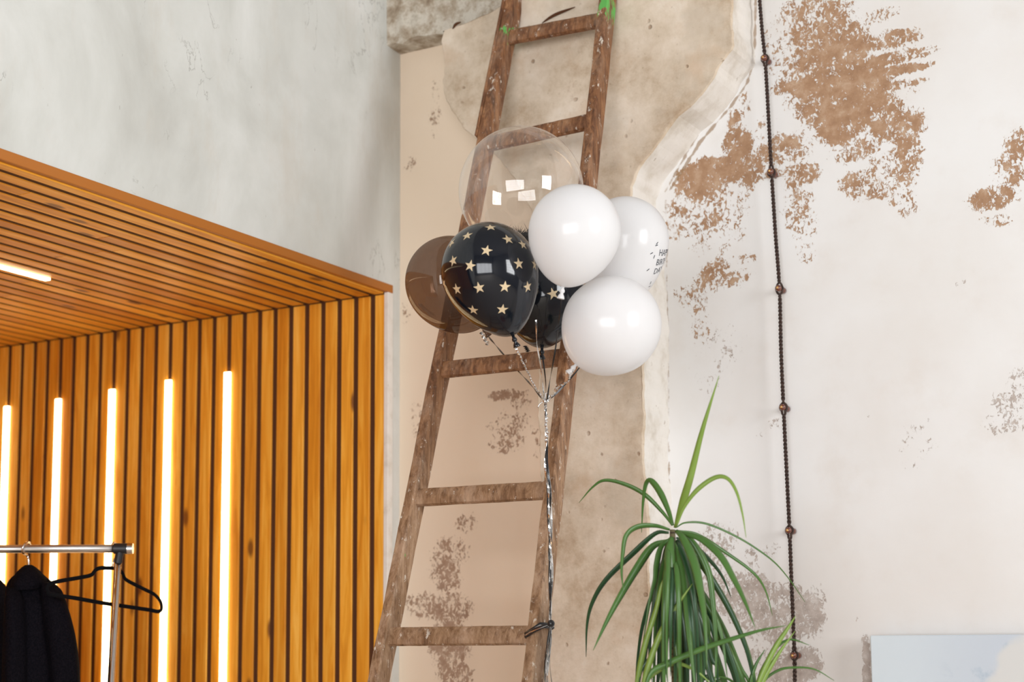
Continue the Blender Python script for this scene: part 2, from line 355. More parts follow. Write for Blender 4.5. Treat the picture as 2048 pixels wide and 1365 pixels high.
# pier with its haunched head, and the beam it carries
def build_pier():
    d = -.165
    edge = [(1080, 1900), (1081, 1365), (1078, 1180), (1083, 1000), (1078, 900), (1074, 780), (1080, 640), (1083, 520), (1070, 440), (1030, 360), (985, 305), (955, 281), (925, 255), (905, 225), (889, 195), (884, 160), (888, 120), (882, 85), (886, 62),
            (910, 54), (935, 46), (960, 34), (985, 24), (1010, 8), (1040, -4), (1080, -20), (1130, -30), (1190, -40), (1240, -55), (1330, -70), (1462, -90),
            (1465, 0), (1463, 50), (1468, 95), (1440, 128), (1425, 160), (1402, 190), (1380, 212), (1352, 235), (1335, 262), (1305, 302), (1280, 335), (1263, 372), (1262, 400), (1275, 470), (1284, 560), (1290, 640),
            (1287, 740), (1289, 830), (1286, 910), (1292, 960), (1297, 1040), (1298, 1200), (1300, 1365), (1303, 1900)]
    P = [onY(x, y, d) for x, y in edge]
    ti = 24; left = [P[i] for i in range(0, 19)]; top = P[18:30]; right = P[30:]
    rnd = random.Random(3)
    zl = sorted([(p.z, p.x) for p in P[:len(P)//2] if p.x < .62]); zr = sorted([(p.z, p.x) for p in P if p.x >= .62 and p.z < right[0].z+.001])
    lz = [(p.z, p.x) for p in P[:19]]; rz = [(p.z, p.x) for p in P[30:]][::-1]
    tp = [(p.x, p.z) for p in P[18:31]]
    lz.sort(); rz.sort()
    zs = list(np.arange(0, 1.4, .1))+list(np.arange(1.4, 3.9, .010)); cols = 56; vs = []; fs = []; fm = []
    txs = [q[0] for q in tp]; tzs = [q[1] for q in tp]
    def xl(z):
        return float(np.interp(z, [q[0] for q in lz], [q[1] for q in lz]))
    def xr(z): return float(np.interp(z, [q[0] for q in rz], [q[1] for q in rz]))
    for z in zs:
        j1 = .0022*math.sin(z*61)*math.sin(z*23+1)+.0012*math.sin(z*190); j2 = .0022*math.sin(z*47+2)*math.sin(z*19)+.001*math.sin(z*170+1)
        a_, b_ = xl(z)+j1, xr(z)+j2
        row = []
        for k in range(cols+1):
            x = a_+(b_-a_)*k/cols; zt = float(np.interp(x, txs, tzs))
            row.append((x, d+.0015*math.sin(x*21+z*9)*math.sin(z*17), min(z, zt)))
        # rounded arris, flanks run back to the wall
        row = [(row[0][0], .002, row[0][2]), (row[0][0], d+.006, row[0][2])]+[(row[0][0]+.004, d, row[0][2])]+row[1:-1]+[(row[-1][0]-.004, d, row[-1][2]), (row[-1][0], d+.006, row[-1][2]), (row[-1][0], .002, row[-1][2])]
        vs.append(row)
    nc = len(vs[0])
    V = [v for r_ in vs for v in r_]
    for i in range(len(vs)-1):
        for k in range(nc-1):
            q = (i*nc+k, i*nc+k+1, (i+1)*nc+k+1, (i+1)*nc+k)
            if len({tuple(round(c, 5) for c in V[t_]) for t_ in q}) < 3: continue
            fs.append(q); fm.append(1 if k == 0 or k >= nc-2 else 0)
    bm = bmesh.new(); bv_ = [bm.verts.new(v) for v in V]
    for q, mi_ in zip(fs, fm):
        f_ = bm.faces.new([bv_[t_] for t_ in q]); f_.material_index = mi_
    bmesh.ops.remove_doubles(bm, verts=bm.verts, dist=1e-5)
    me = bpy.data.meshes.new('pier'); bm.to_mesh(me); bm.free()
    co = np.empty(len(me.vertices)*3); me.vertices.foreach_get('co', co); co = co.reshape(-1, 3)
    st = density(co[:, 0], co[:, 2], [ell(a, b, c, e, s, d) for a, b, c, e, s in
         [(1150, 170, 45, 40, .55), (1110, 150, 30, 30, .35), (1165, 190, 50, 20, .45), (1100, 310, 60, 30, .3), (1240, 330, 30, 40, .35), (1060, 60, 40, 16, .3)]])
    set_attr(me, 'stain', st)
    me.materials.append(M['pier']); me.materials.append(M['edge'])
    o = bpy.data.objects.new('trim_1', me); COL.objects.link(o); struct(o)
    # beam
    b = MB(); z0 = 3.485
    rnd = random.Random(5)
    b.box(0, 1.145, -.088, 0, z0, z0+.6)
    b.box(1.145, 2.4, -.02, 0, z0+.35, z0+.6)
    o = b.build('trim_2', M['beam']); struct(o)
    bm = bmesh.new(); bm.from_mesh(o.data)
    for x in np.arange(.03, 1.14, .03): bmesh.ops.bisect_plane(bm, geom=bm.verts[:]+bm.edges[:]+bm.faces[:], plane_co=(x, 0, 0), plane_no=(1, 0, 0))
    for v in bm.verts:
        if v.co.z < z0+.01 and v.co.y < -.05:
            v.co.z += rnd.uniform(-.004, .012); v.co.y += rnd.uniform(0, .012)
    bm.to_mesh(o.data); bm.free()
    # broken dark crack between beam and pier head
    c = MB()
    for a, b2, w in (((1084, 46), (1150, 14), 5), ((905, 58), (922, 44), 4)):
        p = onY(a[0], a[1], -.168); q = onY(b2[0], b2[1], -.168); pts = spline([p, p.lerp(q, .4)+Vector((0, 0, .006)), q], 6)
        c.tube(pts, [.001+.004*math.sin(math.pi*i/(len(pts)-1)) for i in range(len(pts))], 6)
    struct(c.build('trim_3', M['back']))
build_pier()

# left wall: grey concrete above the timber-lined niche
SOF = 2.715; NY = -.045; NX = -2.6; NEND = -3.7
w = MB()
w.box(-.3, 0, BY, 0.0, SOF, ROOMH); w.box(-.3, 0, NY, .2, 0, SOF); w.box(-.3, 0, BY, NEND, 0, SOF)
struct(w.build('wall_left', M['grey']))
PITCH = .0635; G0 = -.6275; GAP = .019
gaps = [G0+PITCH*k for k in range(-31, 10)]
gaps = [g for g in gaps if g > NX and g < -.02]
edges_ = [NX]+sorted(gaps)+[-.012]
sz = MB(); sy = MB(); rnd = random.Random(11)
for a, b in zip(edges_[:-1], edges_[1:]):
    x0 = a+GAP/2; x1 = b-GAP/2 if b < -.02 else b
    if x1-x0 < .01: continue
    sz.box(x0, x1, NY-.027, NY-.014, 0, SOF-.032)
    y = NY-.030; ln = rnd.uniform(.5, 1.8)
    while y > NEND:
        y2 = max(y-ln, NEND); sy.box(x0, x1, y2+.0008, y, SOF-.030, SOF-.017); y = y2; ln = rnd.uniform(1.2, 2.4)
bk = MB(); bk.box(NX, -.012, NY-.0215, NY, 0, SOF); so = sz.build('wall_niche', [M['slz'], M['back']]); struct(so)
struct(bk.build('wall_niche_backing', M['back']))
struct(sy.build('ceiling_niche', M['sly']))
bk = MB(); bk.box(NX, -.02, NEND, NY-.014, SOF-.0278, SOF); struct(bk.build('ceiling_niche_backing', M['back']))
for o in (so, bpy.data.objects['ceiling_niche']): bevel(o, .0015, 1)
f = MB(); f.box(-.012, .004, NEND, NY, SOF-.026, SOF+.0); o = struct(f.build('trim_4', M['fascia'])); bevel(o, .002)
f = MB(); f.box(-.012, .004, NY-.028, NY+.0, 0, SOF-.026); o = struct(f.build('trim_5', M['edge'])); bevel(o, .002)
w = MB(); w.box(NX-.1, NX, NEND, 0, 0, SOF); w.box(NX, 0, NEND-.1, NEND, 0, SOF); w.box(NX-.1, -.3, NY, .2, 0, SOF)
struct(w.build('wall_niche_side', M['slz']))

# remaining room (seen only in reflections and as light)
def wall_with_holes(name, axis, pos, a0, a1, holes):
    b = MB(); hs = sorted(holes); cur = a0; T = .2 if pos > 0 else -.2
    def put(u0, u1, z0, z1):
        if axis == 'x': b.box(min(pos, pos+T), max(pos, pos+T), u0, u1, z0, z1)
        else: b.box(u0, u1, min(pos, pos+T), max(pos, pos+T), z0, z1)
    for h in hs:
        put(cur, h[0], 0, ROOMH); put(h[0], h[1], 0, h[2]); put(h[0], h[1], h[3], ROOMH); cur = h[1]
    put(cur, a1, 0, ROOMH); struct(b.build(name, M['plain']))
wall_with_holes('wall_window_side', 'x', RX, BY-.2, .0, WIN_R)
wall_with_holes('wall_back', 'y', BY, 0, RX, FILL_B)
b = MB(); b.box(NX-.1, RX+.2, BY-.2, .2, -.1, 0); struct(b.build('floor', M['floor']))
b = MB(); b.box(-.3, RX+.2, BY-.2, .2, ROOMH, ROOMH+.1); struct(b.build('ceiling', M['plain']))
gl = NT('window_glass'); tr = gl.n('BsdfTransparent'); gg = gl.n('BsdfGlossy', Roughness=.02)
mx = gl.n('MixShader', i0=.05, i1=tr.outputs[0], i2=gg.outputs[0]); gl.t.links.new(mx.outputs[0], gl.out.inputs[0])
k = 0
for ax, H in (('x', WIN_R), ('y', FILL_B)):
    for (a, b_, c, d) in H:
        k += 1; fr = MB(); T = .04
        def bar(u0, u1, z0, z1, m=fr):
            if ax == 'x': m.box(RX+.06, RX+.06+T, u0, u1, z0, z1)
            else: m.box(u0, u1, BY-.06-T, BY-.06, z0, z1)
        bar(a, b_, c, c+.07); bar(a, b_, d-.07, d); bar(a, a+.07, c, d); bar(b_-.07, b_, c, d)
        for i in range(1, 4): u = a+(b_-a)*i/4; bar(u-.018, u+.018, c, d)
        for i in range(1, 5): z = c+(d-c)*i/5; bar(a, b_, z-.018, z+.018)
        o = struct(fr.build('window_%d' % k, M['frame']))  # the back-wall one is added to frame the fill lamp
        gm = MB()
        if ax == 'x': gm.box(RX+.075, RX+.079, a, b_, c, d)
        else: gm.box(a, b_, BY-.079, BY-.075, c, d)
        gm.build('pane', gl.m, o)

# LED strips in the slats
names5 = ['rightmost', 'second from the right', 'middle', 'second from the left', 'leftmost']
for i, (gx, zt) in enumerate(zip([G0-.254*j for j in range(5)], [2.492, 2.488, 2.478, 2.466, 2.46])):
    t = thing('light_strip', 'glowing vertical light strip in the slatted wood wall, '+names5[i]+' of the five', 'light', (gx, NY-.03, .3), 'vertical light strips in the slatted wall')
    h = MB(); h.box(gx-.0075, gx+.0075, NY-.0275, NY-.0215, .3, zt); h.build('housing', M['dull'], t)
    h = MB(); h.box(gx-.0115, gx+.0115, NY-.036, NY-.0275, .3, zt); h.build('diffuser', M['led'], t)
gx = G0-PITCH*2
t = thing('light_strip', 'glowing light strip set lengthwise in the slatted wood ceiling', 'light', (gx, -.78, SOF-.05))
h = MB(); h.box(gx-.0075, gx+.0075, -3.4, -.78, SOF-.0305, SOF-.0278); h.build('housing', M['dull'], t)
h = MB(); h.box(gx-.011, gx+.011, -3.4, -.78, SOF-.037, SOF-.0305); h.build('diffuser', M['led'], t)

# ---------------------------------------------------------------- ladder
def ladY(z): return -.80+(z-1.6046)*(.57/1.735)
def on_ladder(px, py):
    # intersect the pixel ray with the ladder plane Y = ladY(z)
    d = ray(px, py); k = .57/1.735
    s = (-.80-k*1.6046+k*CAM[2]-CAM[1])/(d[1]-k*d[2]); return Vector(CAM+d*s)
LDIR = Vector((0, .57/1.735, 1)).normalized()
NRM = Vector((0, -1, .57/1.735)).normalized()
lad = thing('wooden_ladder', 'old paint-spattered wooden ladder leaning against the concrete pier', 'ladder', (.7, ladY(0), 0))
def stile(p_top, p_bot, name='stile'):
    a = on_ladder(*p_bot); b = on_ladder(*p_top); d = (b-a)/(b.z-a.z)
    lo = a-d*(a.z-.0); hi = b+d*(3.75-b.z)
    n = 60; vs = []; fs = []; rnd = random.Random(hash(p_top) % 1000)
    for i in range(n+1):
        c = lo.lerp(hi, i/n); t = (hi-lo).normalized(); u = Vector((1, 0, 0)); u = (u-t*u.dot(t)).normalized(); v = t.cross(u)
        j = [rnd.uniform(-.0012, .0012) for _ in range(4)]
        ww = .027; dd = .060
        prof = [(-.5, -.5), (.38, -.5), (.5, -.42), (.5, .42), (.38, .5), (-.5, .5)]
        for q, (x, y) in enumerate(prof): vs.append(c+u*(x*ww+j[q % 4])+v*(y*dd+j[(q+1) % 4]))
    for i in range(n):
        for q in range(6): q2 = (q+1) % 6; fs.append((i*6+q, i*6+q2, i*6+6+q2, i*6+6+q))
    fs += [tuple(range(6))[::-1], tuple(n*6+q for q in range(6))]
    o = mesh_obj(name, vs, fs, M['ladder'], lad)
    return o, lo, hi
SL, l0, l1 = stile((1028, 10), (758, 1365)); SR, r0, r1 = stile((1216, 10), (1066, 1365))
def stile_at(lo, hi, z): return lo.lerp(hi, (z-lo.z)/(hi.z-lo.z))
def greens(o, spots):
    co = np.array([(o.matrix_parent_inverse @ v.co if False else v.co)[:] for v in o.data.vertices]); g = np.zeros(len(co))
    for p, rz, st in spots: g = np.maximum(g, st*np.exp(-((co-np.array(p))**2/np.array([.03, .06, rz])**2).sum(1)))
    set_attr(o.data, 'green', g)
greens(SL, [(stile_at(l0, l1, on_ladder(1015, 70).z), .05, .95), (stile_at(l0, l1, on_ladder(793, 1100).z), .02, .62)])
greens(SR, [(stile_at(r0, r1, on_ladder(1218, 20).z), .07, 1.1)])
for lft, rgt, zz in [((1035, 74), (1203, 44), 0), ((985, 290), (1180, 246), 0), ((893, 742), (1125, 718), 0), ((836, 998), (1090, 984), 0), ((778, 1276), (1058, 1273), 0), ((700, 1590), (1030, 1592), 0), ((620, 1930), (1000, 1935), 0), ((540, 2300), (970, 2310), 0)]:
    a = on_ladder(*lft); b = on_ladder(*rgt); z = (a.z+b.z)/2
    A = stile_at(l0, l1, a.z); B = stile_at(r0, r1, b.z)
    m = MB(); n = 16; vs = []; fs = []; rnd = random.Random(int(z*1000))
    A = A+NRM*.006+Vector((-.006, 0, 0)); B = B+NRM*.006+Vector((.006, 0, 0))
    t = (B-A).normalized(); u = LDIR; v = t.cross(u).normalized()
    for i in range(n+1):
        c = A.lerp(B, i/n); wgt = 1+.0*i
        for k in range(10):
            an = 2*math.pi*k/10; cx = math.copysign(abs(math.cos(an))**.55, math.cos(an)); sx = math.copysign(abs(math.sin(an))**.7, math.sin(an))
            vs.append(c+u*cx*(.0245+rnd.uniform(-.0006, .0006))+v*sx*.012)
    for i in range(n):
        for k in range(10): k2 = (k+1) % 10; fs.append((i*10+k, i*10+k2, i*10+10+k2, i*10+10+k))
    fs += [tuple(range(10))[::-1], tuple(n*10+k for k in range(10))]
    o = mesh_obj('rung', vs, fs, M['ladder'], lad); set_attr(o.data, 'green', np.zeros(len(vs)))
    autosmooth(o, 45)
# split batten running down the face of the left stile from the top
m = MB(); a = stile_at(l0, l1, on_ladder(985, 278).z); b = stile_at(l0, l1, 3.75)
off = Vector((-.019, -.010, 0))
m.beam(a+off, b+off, (1, 0, 0), .009, .05); o = m.build('batten', M['ladder'], lad); set_attr(o.data, 'green', np.zeros(len(o.data.vertices)))
bevel(o, .002, 1)

# ---------------------------------------------------------------- balloons
def mat_latex(name, col, transl, rough=.22):
    t = NT(name); t.P(Base_Color=(*col, 1), Roughness=rough, Coat_Weight=.25, Coat_Roughness=.08)
    tl = t.n('BsdfTranslucent', Color=(*col, 1)); mx = t.n('MixShader', i0=transl, i1=t.p.outputs[0], i2=tl.outputs[0])
    t.t.links.new(mx.outputs[0], t.out.inputs[0]); return t.m
def mat_film(name, tint, gloss_col, body, body_amt, rough=.02, f0=.04, edge=.6):
    """thin see-through skin"""
    t = NT(name); tr = t.n('BsdfTransparent', Color=(*tint, 1)); gl_ = t.n('BsdfGlossy', Color=(*gloss_col, 1), Roughness=rough)
    df = t.n('BsdfDiffuse', Color=(*body, 1))
    fz = t.n('LayerWeight', Blend=.32).outputs['Facing']
    e3 = t.math('POWER', fz, 3.0)
    m1 = t.n('MixShader', i0=t.math('ADD', body_amt, t.math('MULTIPLY', e3, edge*.5), clamp=True), i1=tr.outputs[0], i2=df.outputs[0])
    m2 = t.n('MixShader', i0=t.math('ADD', f0, t.math('MULTIPLY', e3, edge), clamp=True), i1=m1.outputs[0], i2=gl_.outputs[0])
    t.t.links.new(m2.outputs[0], t.out.inputs[0]); return t.m
M['white'] = mat_latex('white_latex', (.92, .92, .93), .42)
M['clear'] = mat_film('clear_film', (.985, .98, .97), (1, 1, 1), (.9, .88, .85), .02, .02, .06, .75)
M['smoke'] = mat_film('smoky_latex', (.55, .44, .37), (.95, .9, .85), (.08, .05, .035), .25, .05, .05, .35)
tb = NT('black_latex'); tb.P(Base_Color=(.006, .008, .013, 1), Roughness=.09); M['black'] = tb.m
M['gold'] = simple('gold_print', (.66, .52, .33), .42, .15)
M['print'] = simple('black_print', (.02, .025, .04), .5)
def balloon_profile(Rr, Ll, n=40, point=.0):
    """radius/height pairs; tip (neck) at 0, crown at Ll"""
    out = []; hc = Ll-Rr*1.03
    for i in range(n+1):
        a = math.pi*i/n                      # 0 = crown
        if a < math.pi/2: h = hc+math.cos(a)*(Ll-hc); r = Rr*math.sin(a)
        else:
            s = -math.cos(a); h = hc-s*hc; r = Rr*(math.sin(a)*(1-.10*s**2)-point*.14*math.sin(2*a)*-1*s)
        out.append((max(r, .004 if a > 2 else 1e-4), h))
    return out[::-1]
def make_balloon(name, label, mat, cpx, Rpx, tip, D, tipD=0, cat='balloon', round_=False, point=.0, mats=None, stretch=1.0):
    c = dep(cpx[0], cpx[1], D); tp = dep(tip[0], tip[1], D+tipD); Rr = Rpx*D/FPX
    ax = (c-tp); dist = ax.length; ax.normalize(); Ll = dist+Rr*1.03*stretch
    t = thing(name, label, cat, tp)
    m = MB(); prof = balloon_profile(Rr, Ll, point=point)
    m.lathe(prof, tp, ax, 48)
    b = m.build('skin', mats or mat, t, smooth=True)
    k = MB(); k.lathe([(.004, .004), (.0035, -.004), (.006, -.008), (.0062, -.012), (.0035, -.015), (.0075, -.022), (.009, -.027), (.008, -.028), (.003, -.024)], tp, ax, 14)
    k.build('knot', mat, t, smooth=True)
    return t, b, c, tp, Rr
T1 = make_balloon('clear_balloon', 'large clear see-through round balloon at the top of the bunch', M['clear'], (1042, 382), 125, (1058, 516), 4.25)
T2 = make_balloon('smoky_balloon', 'translucent smoky brown balloon at the left of the bunch', M['smoke'], (903, 566), 92, (965, 655), 4.10)
T3 = make_balloon('star_balloon', 'glossy black balloon with gold stars at the front of the bunch', M['black'], (979, 544), 97, (1026, 672), 3.84, mats=[M['black'], M['gold']], point=.6)
T4 = make_balloon('star_balloon', 'black gold-starred balloon mostly hidden behind the white balloons', M['black'], (1085, 592), 86, (1084, 697), 4.12, mats=[M['black'], M['gold']], point=.4)
T5 = make_balloon('white_balloon', 'plain white balloon, highest and largest of the three white ones', M['white'], (1149, 464), 92, (1126, 574), 3.74, point=.2, stretch=1.0)
T6 = make_balloon('white_balloon', 'white balloon with black lettering on its right edge', M['white'], (1249, 484), 88, (1222, 620), 4.05, mats=[M['white'], M['print']])
T7 = make_balloon('white_balloon', 'plain white balloon, lowest of the bunch', M['white'], (1222, 653), 99, (1152, 730), 3.88)

def decal(skin, shape2d_list, centre_px, scale_px, rot, mi, D, lift=.0006, target=None):
    """project flat shapes (lists of verts+faces in px units) on the balloon and join them to its mesh"""
    me = skin.data; n0 = len(me.vertices)
    bv = BVHTree.FromPolygons([v.co[:] for v in me.vertices], [p.vertices[:] for p in me.polygons if p.material_index == 0])
    h = bv.ray_cast(Vector(CAM), Vector(ray(*centre_px)).normalized())
    if h[0] is None: return None
    p, nrm = h[0], h[1]
    if nrm.dot(Vector(FW)) > 0: nrm = -nrm
    u = Vector(RT); u = (u-nrm*u.dot(nrm)).normalized(); v = nrm.cross(u)
    v = v if v.dot(Vector(UP)) > 0 else -v
    out = []
    for vs, fs in shape2d_list:
        pts = []
        for x, y in vs:
            xr = x*math.cos(rot)-y*math.sin(rot); yr = x*math.sin(rot)+y*math.cos(rot)
            q = p+(u*xr+v*yr)*scale_px*D/FPX
            hh = bv.find_nearest(q); nn = hh[1] if hh[1].dot(q-skin_c) > 0 else -hh[1]
            pts.append(hh[0]+nn*lift)
        out.append((pts, fs))
    return out
def join(o, pieces, mi):
    me = o.data; vs = [v.co.copy() for v in me.vertices]; fs = [tuple(p.vertices) for p in me.polygons]; ms = [p.material_index for p in me.polygons]
    for pts, f in pieces:
        n = len(vs); vs += pts; fs += [tuple(i+n for i in q) for q in f]; ms += [mi]*len(f)
    mats = list(me.materials); nm = bpy.data.meshes.new(me.name); nm.from_pydata([tuple(v) for v in vs], [], fs); nm.update()
    for m in mats: nm.materials.append(m)
    nm.polygons.foreach_set('material_index', ms); nm.polygons.foreach_set('use_smooth', [True]*len(fs)); o.data = nm
def star_shape():
    vs = [(0, 0)]+[((1 if k % 2 == 0 else .40)*math.cos(R(90+36*k)), (1 if k % 2 == 0 else .40)*math.sin(R(90+36*k))) for k in range(10)]
    return (vs, [(0, 1+k, 1+(k+1) % 10) for k in range(10)])
STAR = star_shape()
s1 = [(915, 128, 5), (680, 212, -12), (1090, 248, 20), (1240, 300, 30), (875, 362, -15), (538, 465, 10), (710, 515, -14), (1200, 495, 8), (1358, 505, 10), (575, 752, 20), (800, 738, 14), (1060, 728, -6), (1290, 728, 8), (740, 962, 12), (1035, 957, -8), (522, 287, 0), (448, 700, 0)]
skin_c = T3[2]; pcs = []
for x, y, r_ in s1:
    d_ = decal(T3[1], [STAR], (800+x/5.055, 430+y/5.055), 12.5, R(r_), 1, 3.78)
    if d_: pcs += d_
# the same print round the far side
def back_stars(T, n, seed):
    global skin_c
    skin_c = T[2]; me = T[1].data; rnd = random.Random(seed); res = []
    bv = BVHTree.FromPolygons([v.co[:] for v in me.vertices], [p.vertices[:] for p in me.polygons])
    used = []
    for _ in range(400):
        if len(res) >= n: break
        d = Vector((rnd.gauss(0, 1), rnd.gauss(0, 1), rnd.gauss(0, 1))).normalized()
        if d.dot(-Vector(FW)) > -.1 or any((d-q).length < .42 for q in used): continue
        used.append(d); h = bv.ray_cast(T[2]+d*.4, -d)
        if h[0] is None: continue
        nn = h[1] if h[1].dot(d) > 0 else -h[1]; u = nn.orthogonal().normalized(); v = nn.cross(u); a = rnd.random()*6
        pts = []
        for x, y in STAR[0]:
            q = h[0]+(u*(x*math.cos(a)-y*math.sin(a))+v*(x*math.sin(a)+y*math.cos(a)))*.0145
            hh = bv.find_nearest(q); n2 = hh[1] if hh[1].dot(q-T[2]) > 0 else -hh[1]; pts.append(hh[0]+n2*.0006)
        res.append((pts, STAR[1]))
    return res
pcs += back_stars(T3, 14, 2); join(T3[1], pcs, 1)
skin_c = T4[2]; pcs = []
for x, y, r_ in [(1106, 588, 15), (1062, 520, 0), (1070, 640, 10), (1130, 640, 0), (1120, 545, 0)][:2]:
    d_ = decal(T4[1], [STAR], (x, y), 13, R(r_), 1, 4.02)
    if d_: pcs += d_
pcs += back_stars(T4, 12, 5); join(T4[1], pcs, 1)
# lettering
def text_shape(s, size=1.0):
    cu = bpy.data.curves.new('lettering', 'FONT'); cu.body = s; cu.size = size; cu.align_x = 'LEFT'; cu.resolution_u = 2
    o = bpy.data.objects.new('lettering', cu); COL.objects.link(o); bpy.context.view_layer.update()
    me = bpy.data.meshes.new_from_object(o.evaluated_get(bpy.context.evaluated_depsgraph_get()))
    vs = [(v.co.x, v.co.y) for v in me.vertices]; fs = [tuple(p.vertices) for p in me.polygons]
    bpy.data.objects.remove(o); bpy.data.curves.remove(cu); bpy.data.meshes.remove(me); return vs, fs
skin_c = T6[2]; pcs = []
for s, (x, y), sc in [('HAPPY', (1317, 512), 19), ('BIRTH', (1311, 531), 18), ('DAY', (1306, 549), 18)]:
    d_ = decal(T6[1], [text_shape(s)], (x, y), sc, R(-16), 1, 4.0)
    if d_: pcs += d_
rnd = random.Random(4)
for (x, y) in [(1314, 487), (1303, 507), (1308, 514), (1296, 540), (1313, 491), (1301, 566), (1299, 573)]:
    a = rnd.random()*3; tick = ([(-.5, -.12), (.5, -.12), (.5, .12), (-.5, .12)], [(0, 1, 2, 3)])
    d_ = decal(T6[1], [tick], (x, y), 7, a, 1, 4.0)
    if d_: pcs += d_
join(T6[1], pcs, 1)

# feathers inside the clear balloon
fm = MB(); rnd = random.Random(9); base = dep(1044, 476, 4.25)
for i in range(260):
    a = rnd.random()*6.283; rr = rnd.random()**.5*.045
    p = base+Vector(RT)*math.cos(a)*rr*1.25+Vector(FW)*math.sin(a)*rr+Vector((0, 0, rnd.uniform(-.012, .012)))
    d = Vector((rnd.gauss(0, .7), rnd.gauss(0, .7), rnd.uniform(.2, 1.1))).normalized()*rnd.uniform(.012, .03)
    fm.tube([p, p+d*.5, p+d+Vector((rnd.uniform(-.004, .004), 0, .002))], [.0007, .0006, .0002], 4)
for i in range(14):
    a = rnd.random()*6.283; rr = rnd.random()*.03
    p = base+Vector(RT)*math.cos(a)*rr*1.3+Vector(FW)*math.sin(a)*rr; d = Vector((rnd.gauss(0, 1), rnd.gauss(0, 1), .15)).normalized()*.03
    s_ = d.cross(Vector((0, 0, 1))).normalized()*.007
    fm.add([p-d, p-s_, p+d, p+s_, p+Vector((0, 0, .012)), p-Vector((0, 0, .01))], [(0, 1, 4), (1, 2, 4), (2, 3, 4), (3, 0, 4), (1, 0, 5), (2, 1, 5), (3, 2, 5), (0, 3, 5)])
o = fm.build('feather_tuft', simple('black_feather', (.012, .01, .01), .8)); tag(o, 'black fluffy feathers inside the clear balloon, behind the starred one', 'feathers'); o['kind'] = 'stuff'

# ribbons
M['ribbon_s'] = simple('silver_ribbon', (.72, .71, .70), .22, .9)
M['ribbon_k'] = simple('black_ribbon', (.03, .03, .032), .25, .3)
def ribbon(pts, w, twist, mat, name, label, parent=None, n=14, phase=0, curl=0):
    P = spline(pts, n); vs = []; fs = []; L = 0
    for i, p in enumerate(P):
        t = (P[min(i+1, len(P)-1)]-P[max(i-1, 0)]).normalized()
        if i: L += (P[i]-P[i-1]).length
        u = Vector(RT); u = (u-t*u.dot(t)).normalized(); v = t.cross(u); a = phase+L*twist
        s_ = u*math.cos(a)+v*math.sin(a); nn = t.cross(s_)
        c = p+ (u*math.cos(a*.5)+v*math.sin(a*.5))*curl
        for sx, sn in ((-1, 1), (1, 1), (1, -1), (-1, -1)): vs.append(c+s_*sx*w/2+nn*sn*.00025)
    for i in range(len(P)-1):
        for q in range(4): q2 = (q+1) % 4; fs.append((i*4+q, i*4+q2, i*4+4+q2, i*4+4+q))
    fs += [(3, 2, 1, 0), tuple((len(P)-1)*4+q for q in range(4))]
    o = mesh_obj(name, vs, fs, mat, parent)
    if label: tag(o, label, 'ribbon', 'ribbons tying the balloons together')
    return o
tie = stile_at(r0, r1, on_ladder(1072, 1262).z)
KN = dep(1090, 803, 4.06)
def strand(pxs): return [dep(*p) for p in pxs]
ribbon(strand([(1027, 690, 3.84), (1036, 705, 3.85), (1053, 740, 3.93), (1070, 775, 4.0), (1089, 802, 4.06)]), .006, 260, M['ribbon_s'], 'ribbon', 'crimped silver ribbon from the front starred balloon to the gather', curl=.001)
ribbon(strand([(967, 662, 4.10), (1004, 706, 4.38), (1036, 742, 4.40), (1060, 768, 4.25), (1088, 803, 4.06)]), .0042, 20, M['ribbon_k'], 'ribbon', 'straight black ribbon from the smoky balloon passing behind the rung')
ribbon(strand([(1084, 706, 4.10), (1091, 760, 4.08), (1092, 800, 4.06)]), .004, 15, M['ribbon_k'], 'ribbon', 'black ribbon hanging straight down from the hidden starred balloon')
ribbon(strand([(1124, 590, 3.84), (1112, 690, 3.9), (1100, 760, 4.0), (1094, 802, 4.06)]), .004, 20, M['ribbon_k'], 'ribbon', 'black ribbon running down from the highest white balloon')
ribbon(strand([(1072, 640, 3.98), (1074, 690, 3.98), (1081, 730, 4.0), (1086, 775, 4.04), (1089, 802, 4.06)]), .004, 30, M['ribbon_s'], 'ribbon', 'shiny ribbon falling across the front of the hidden starred balloon')
ribbon(strand([(1146, 740, 3.86), (1134, 764, 3.9), (1115, 775, 3.98), (1104, 792, 4.03), (1092, 804, 4.06)]), .006, 300, M['ribbon_s'], 'ribbon', 'crimped silver ribbon from the lowest white balloon to the gather', curl=.0012)
ribbon(strand([(1219, 628, 4.05), (1170, 720, 4.05), (1120, 780, 4.05), (1093, 803, 4.06)]), .004, 15, M['ribbon_k'], 'ribbon', 'black ribbon from the lettered white balloon, behind the lowest one')
# curled loose ends
def curl_end(px, py, D, L, lab):
    p0 = dep(px, py, D); pts = [p0+Vector(RT)*(.016*L*k/18+.004*math.cos(k*1.3))+Vector(FW)*.004*math.sin(k*1.3)-Vector(UP)*(.03*L*k/18) for k in range(19)]
    ribbon(pts, .005, 0, M['ribbon_s'] if L > .9 else M['ribbon_k'], 'ribbon_curl', lab, n=3)
curl_end(962, 664, 4.05, 1.1, 'small curled ribbon end hanging under the smoky balloon')
curl_end(1050, 692, 4.0, .5, 'small curled ribbon end below the hidden starred balloon')
curl_end(1118, 586, 3.8, .5, 'small curled ribbon end at the neck of the highest white balloon')
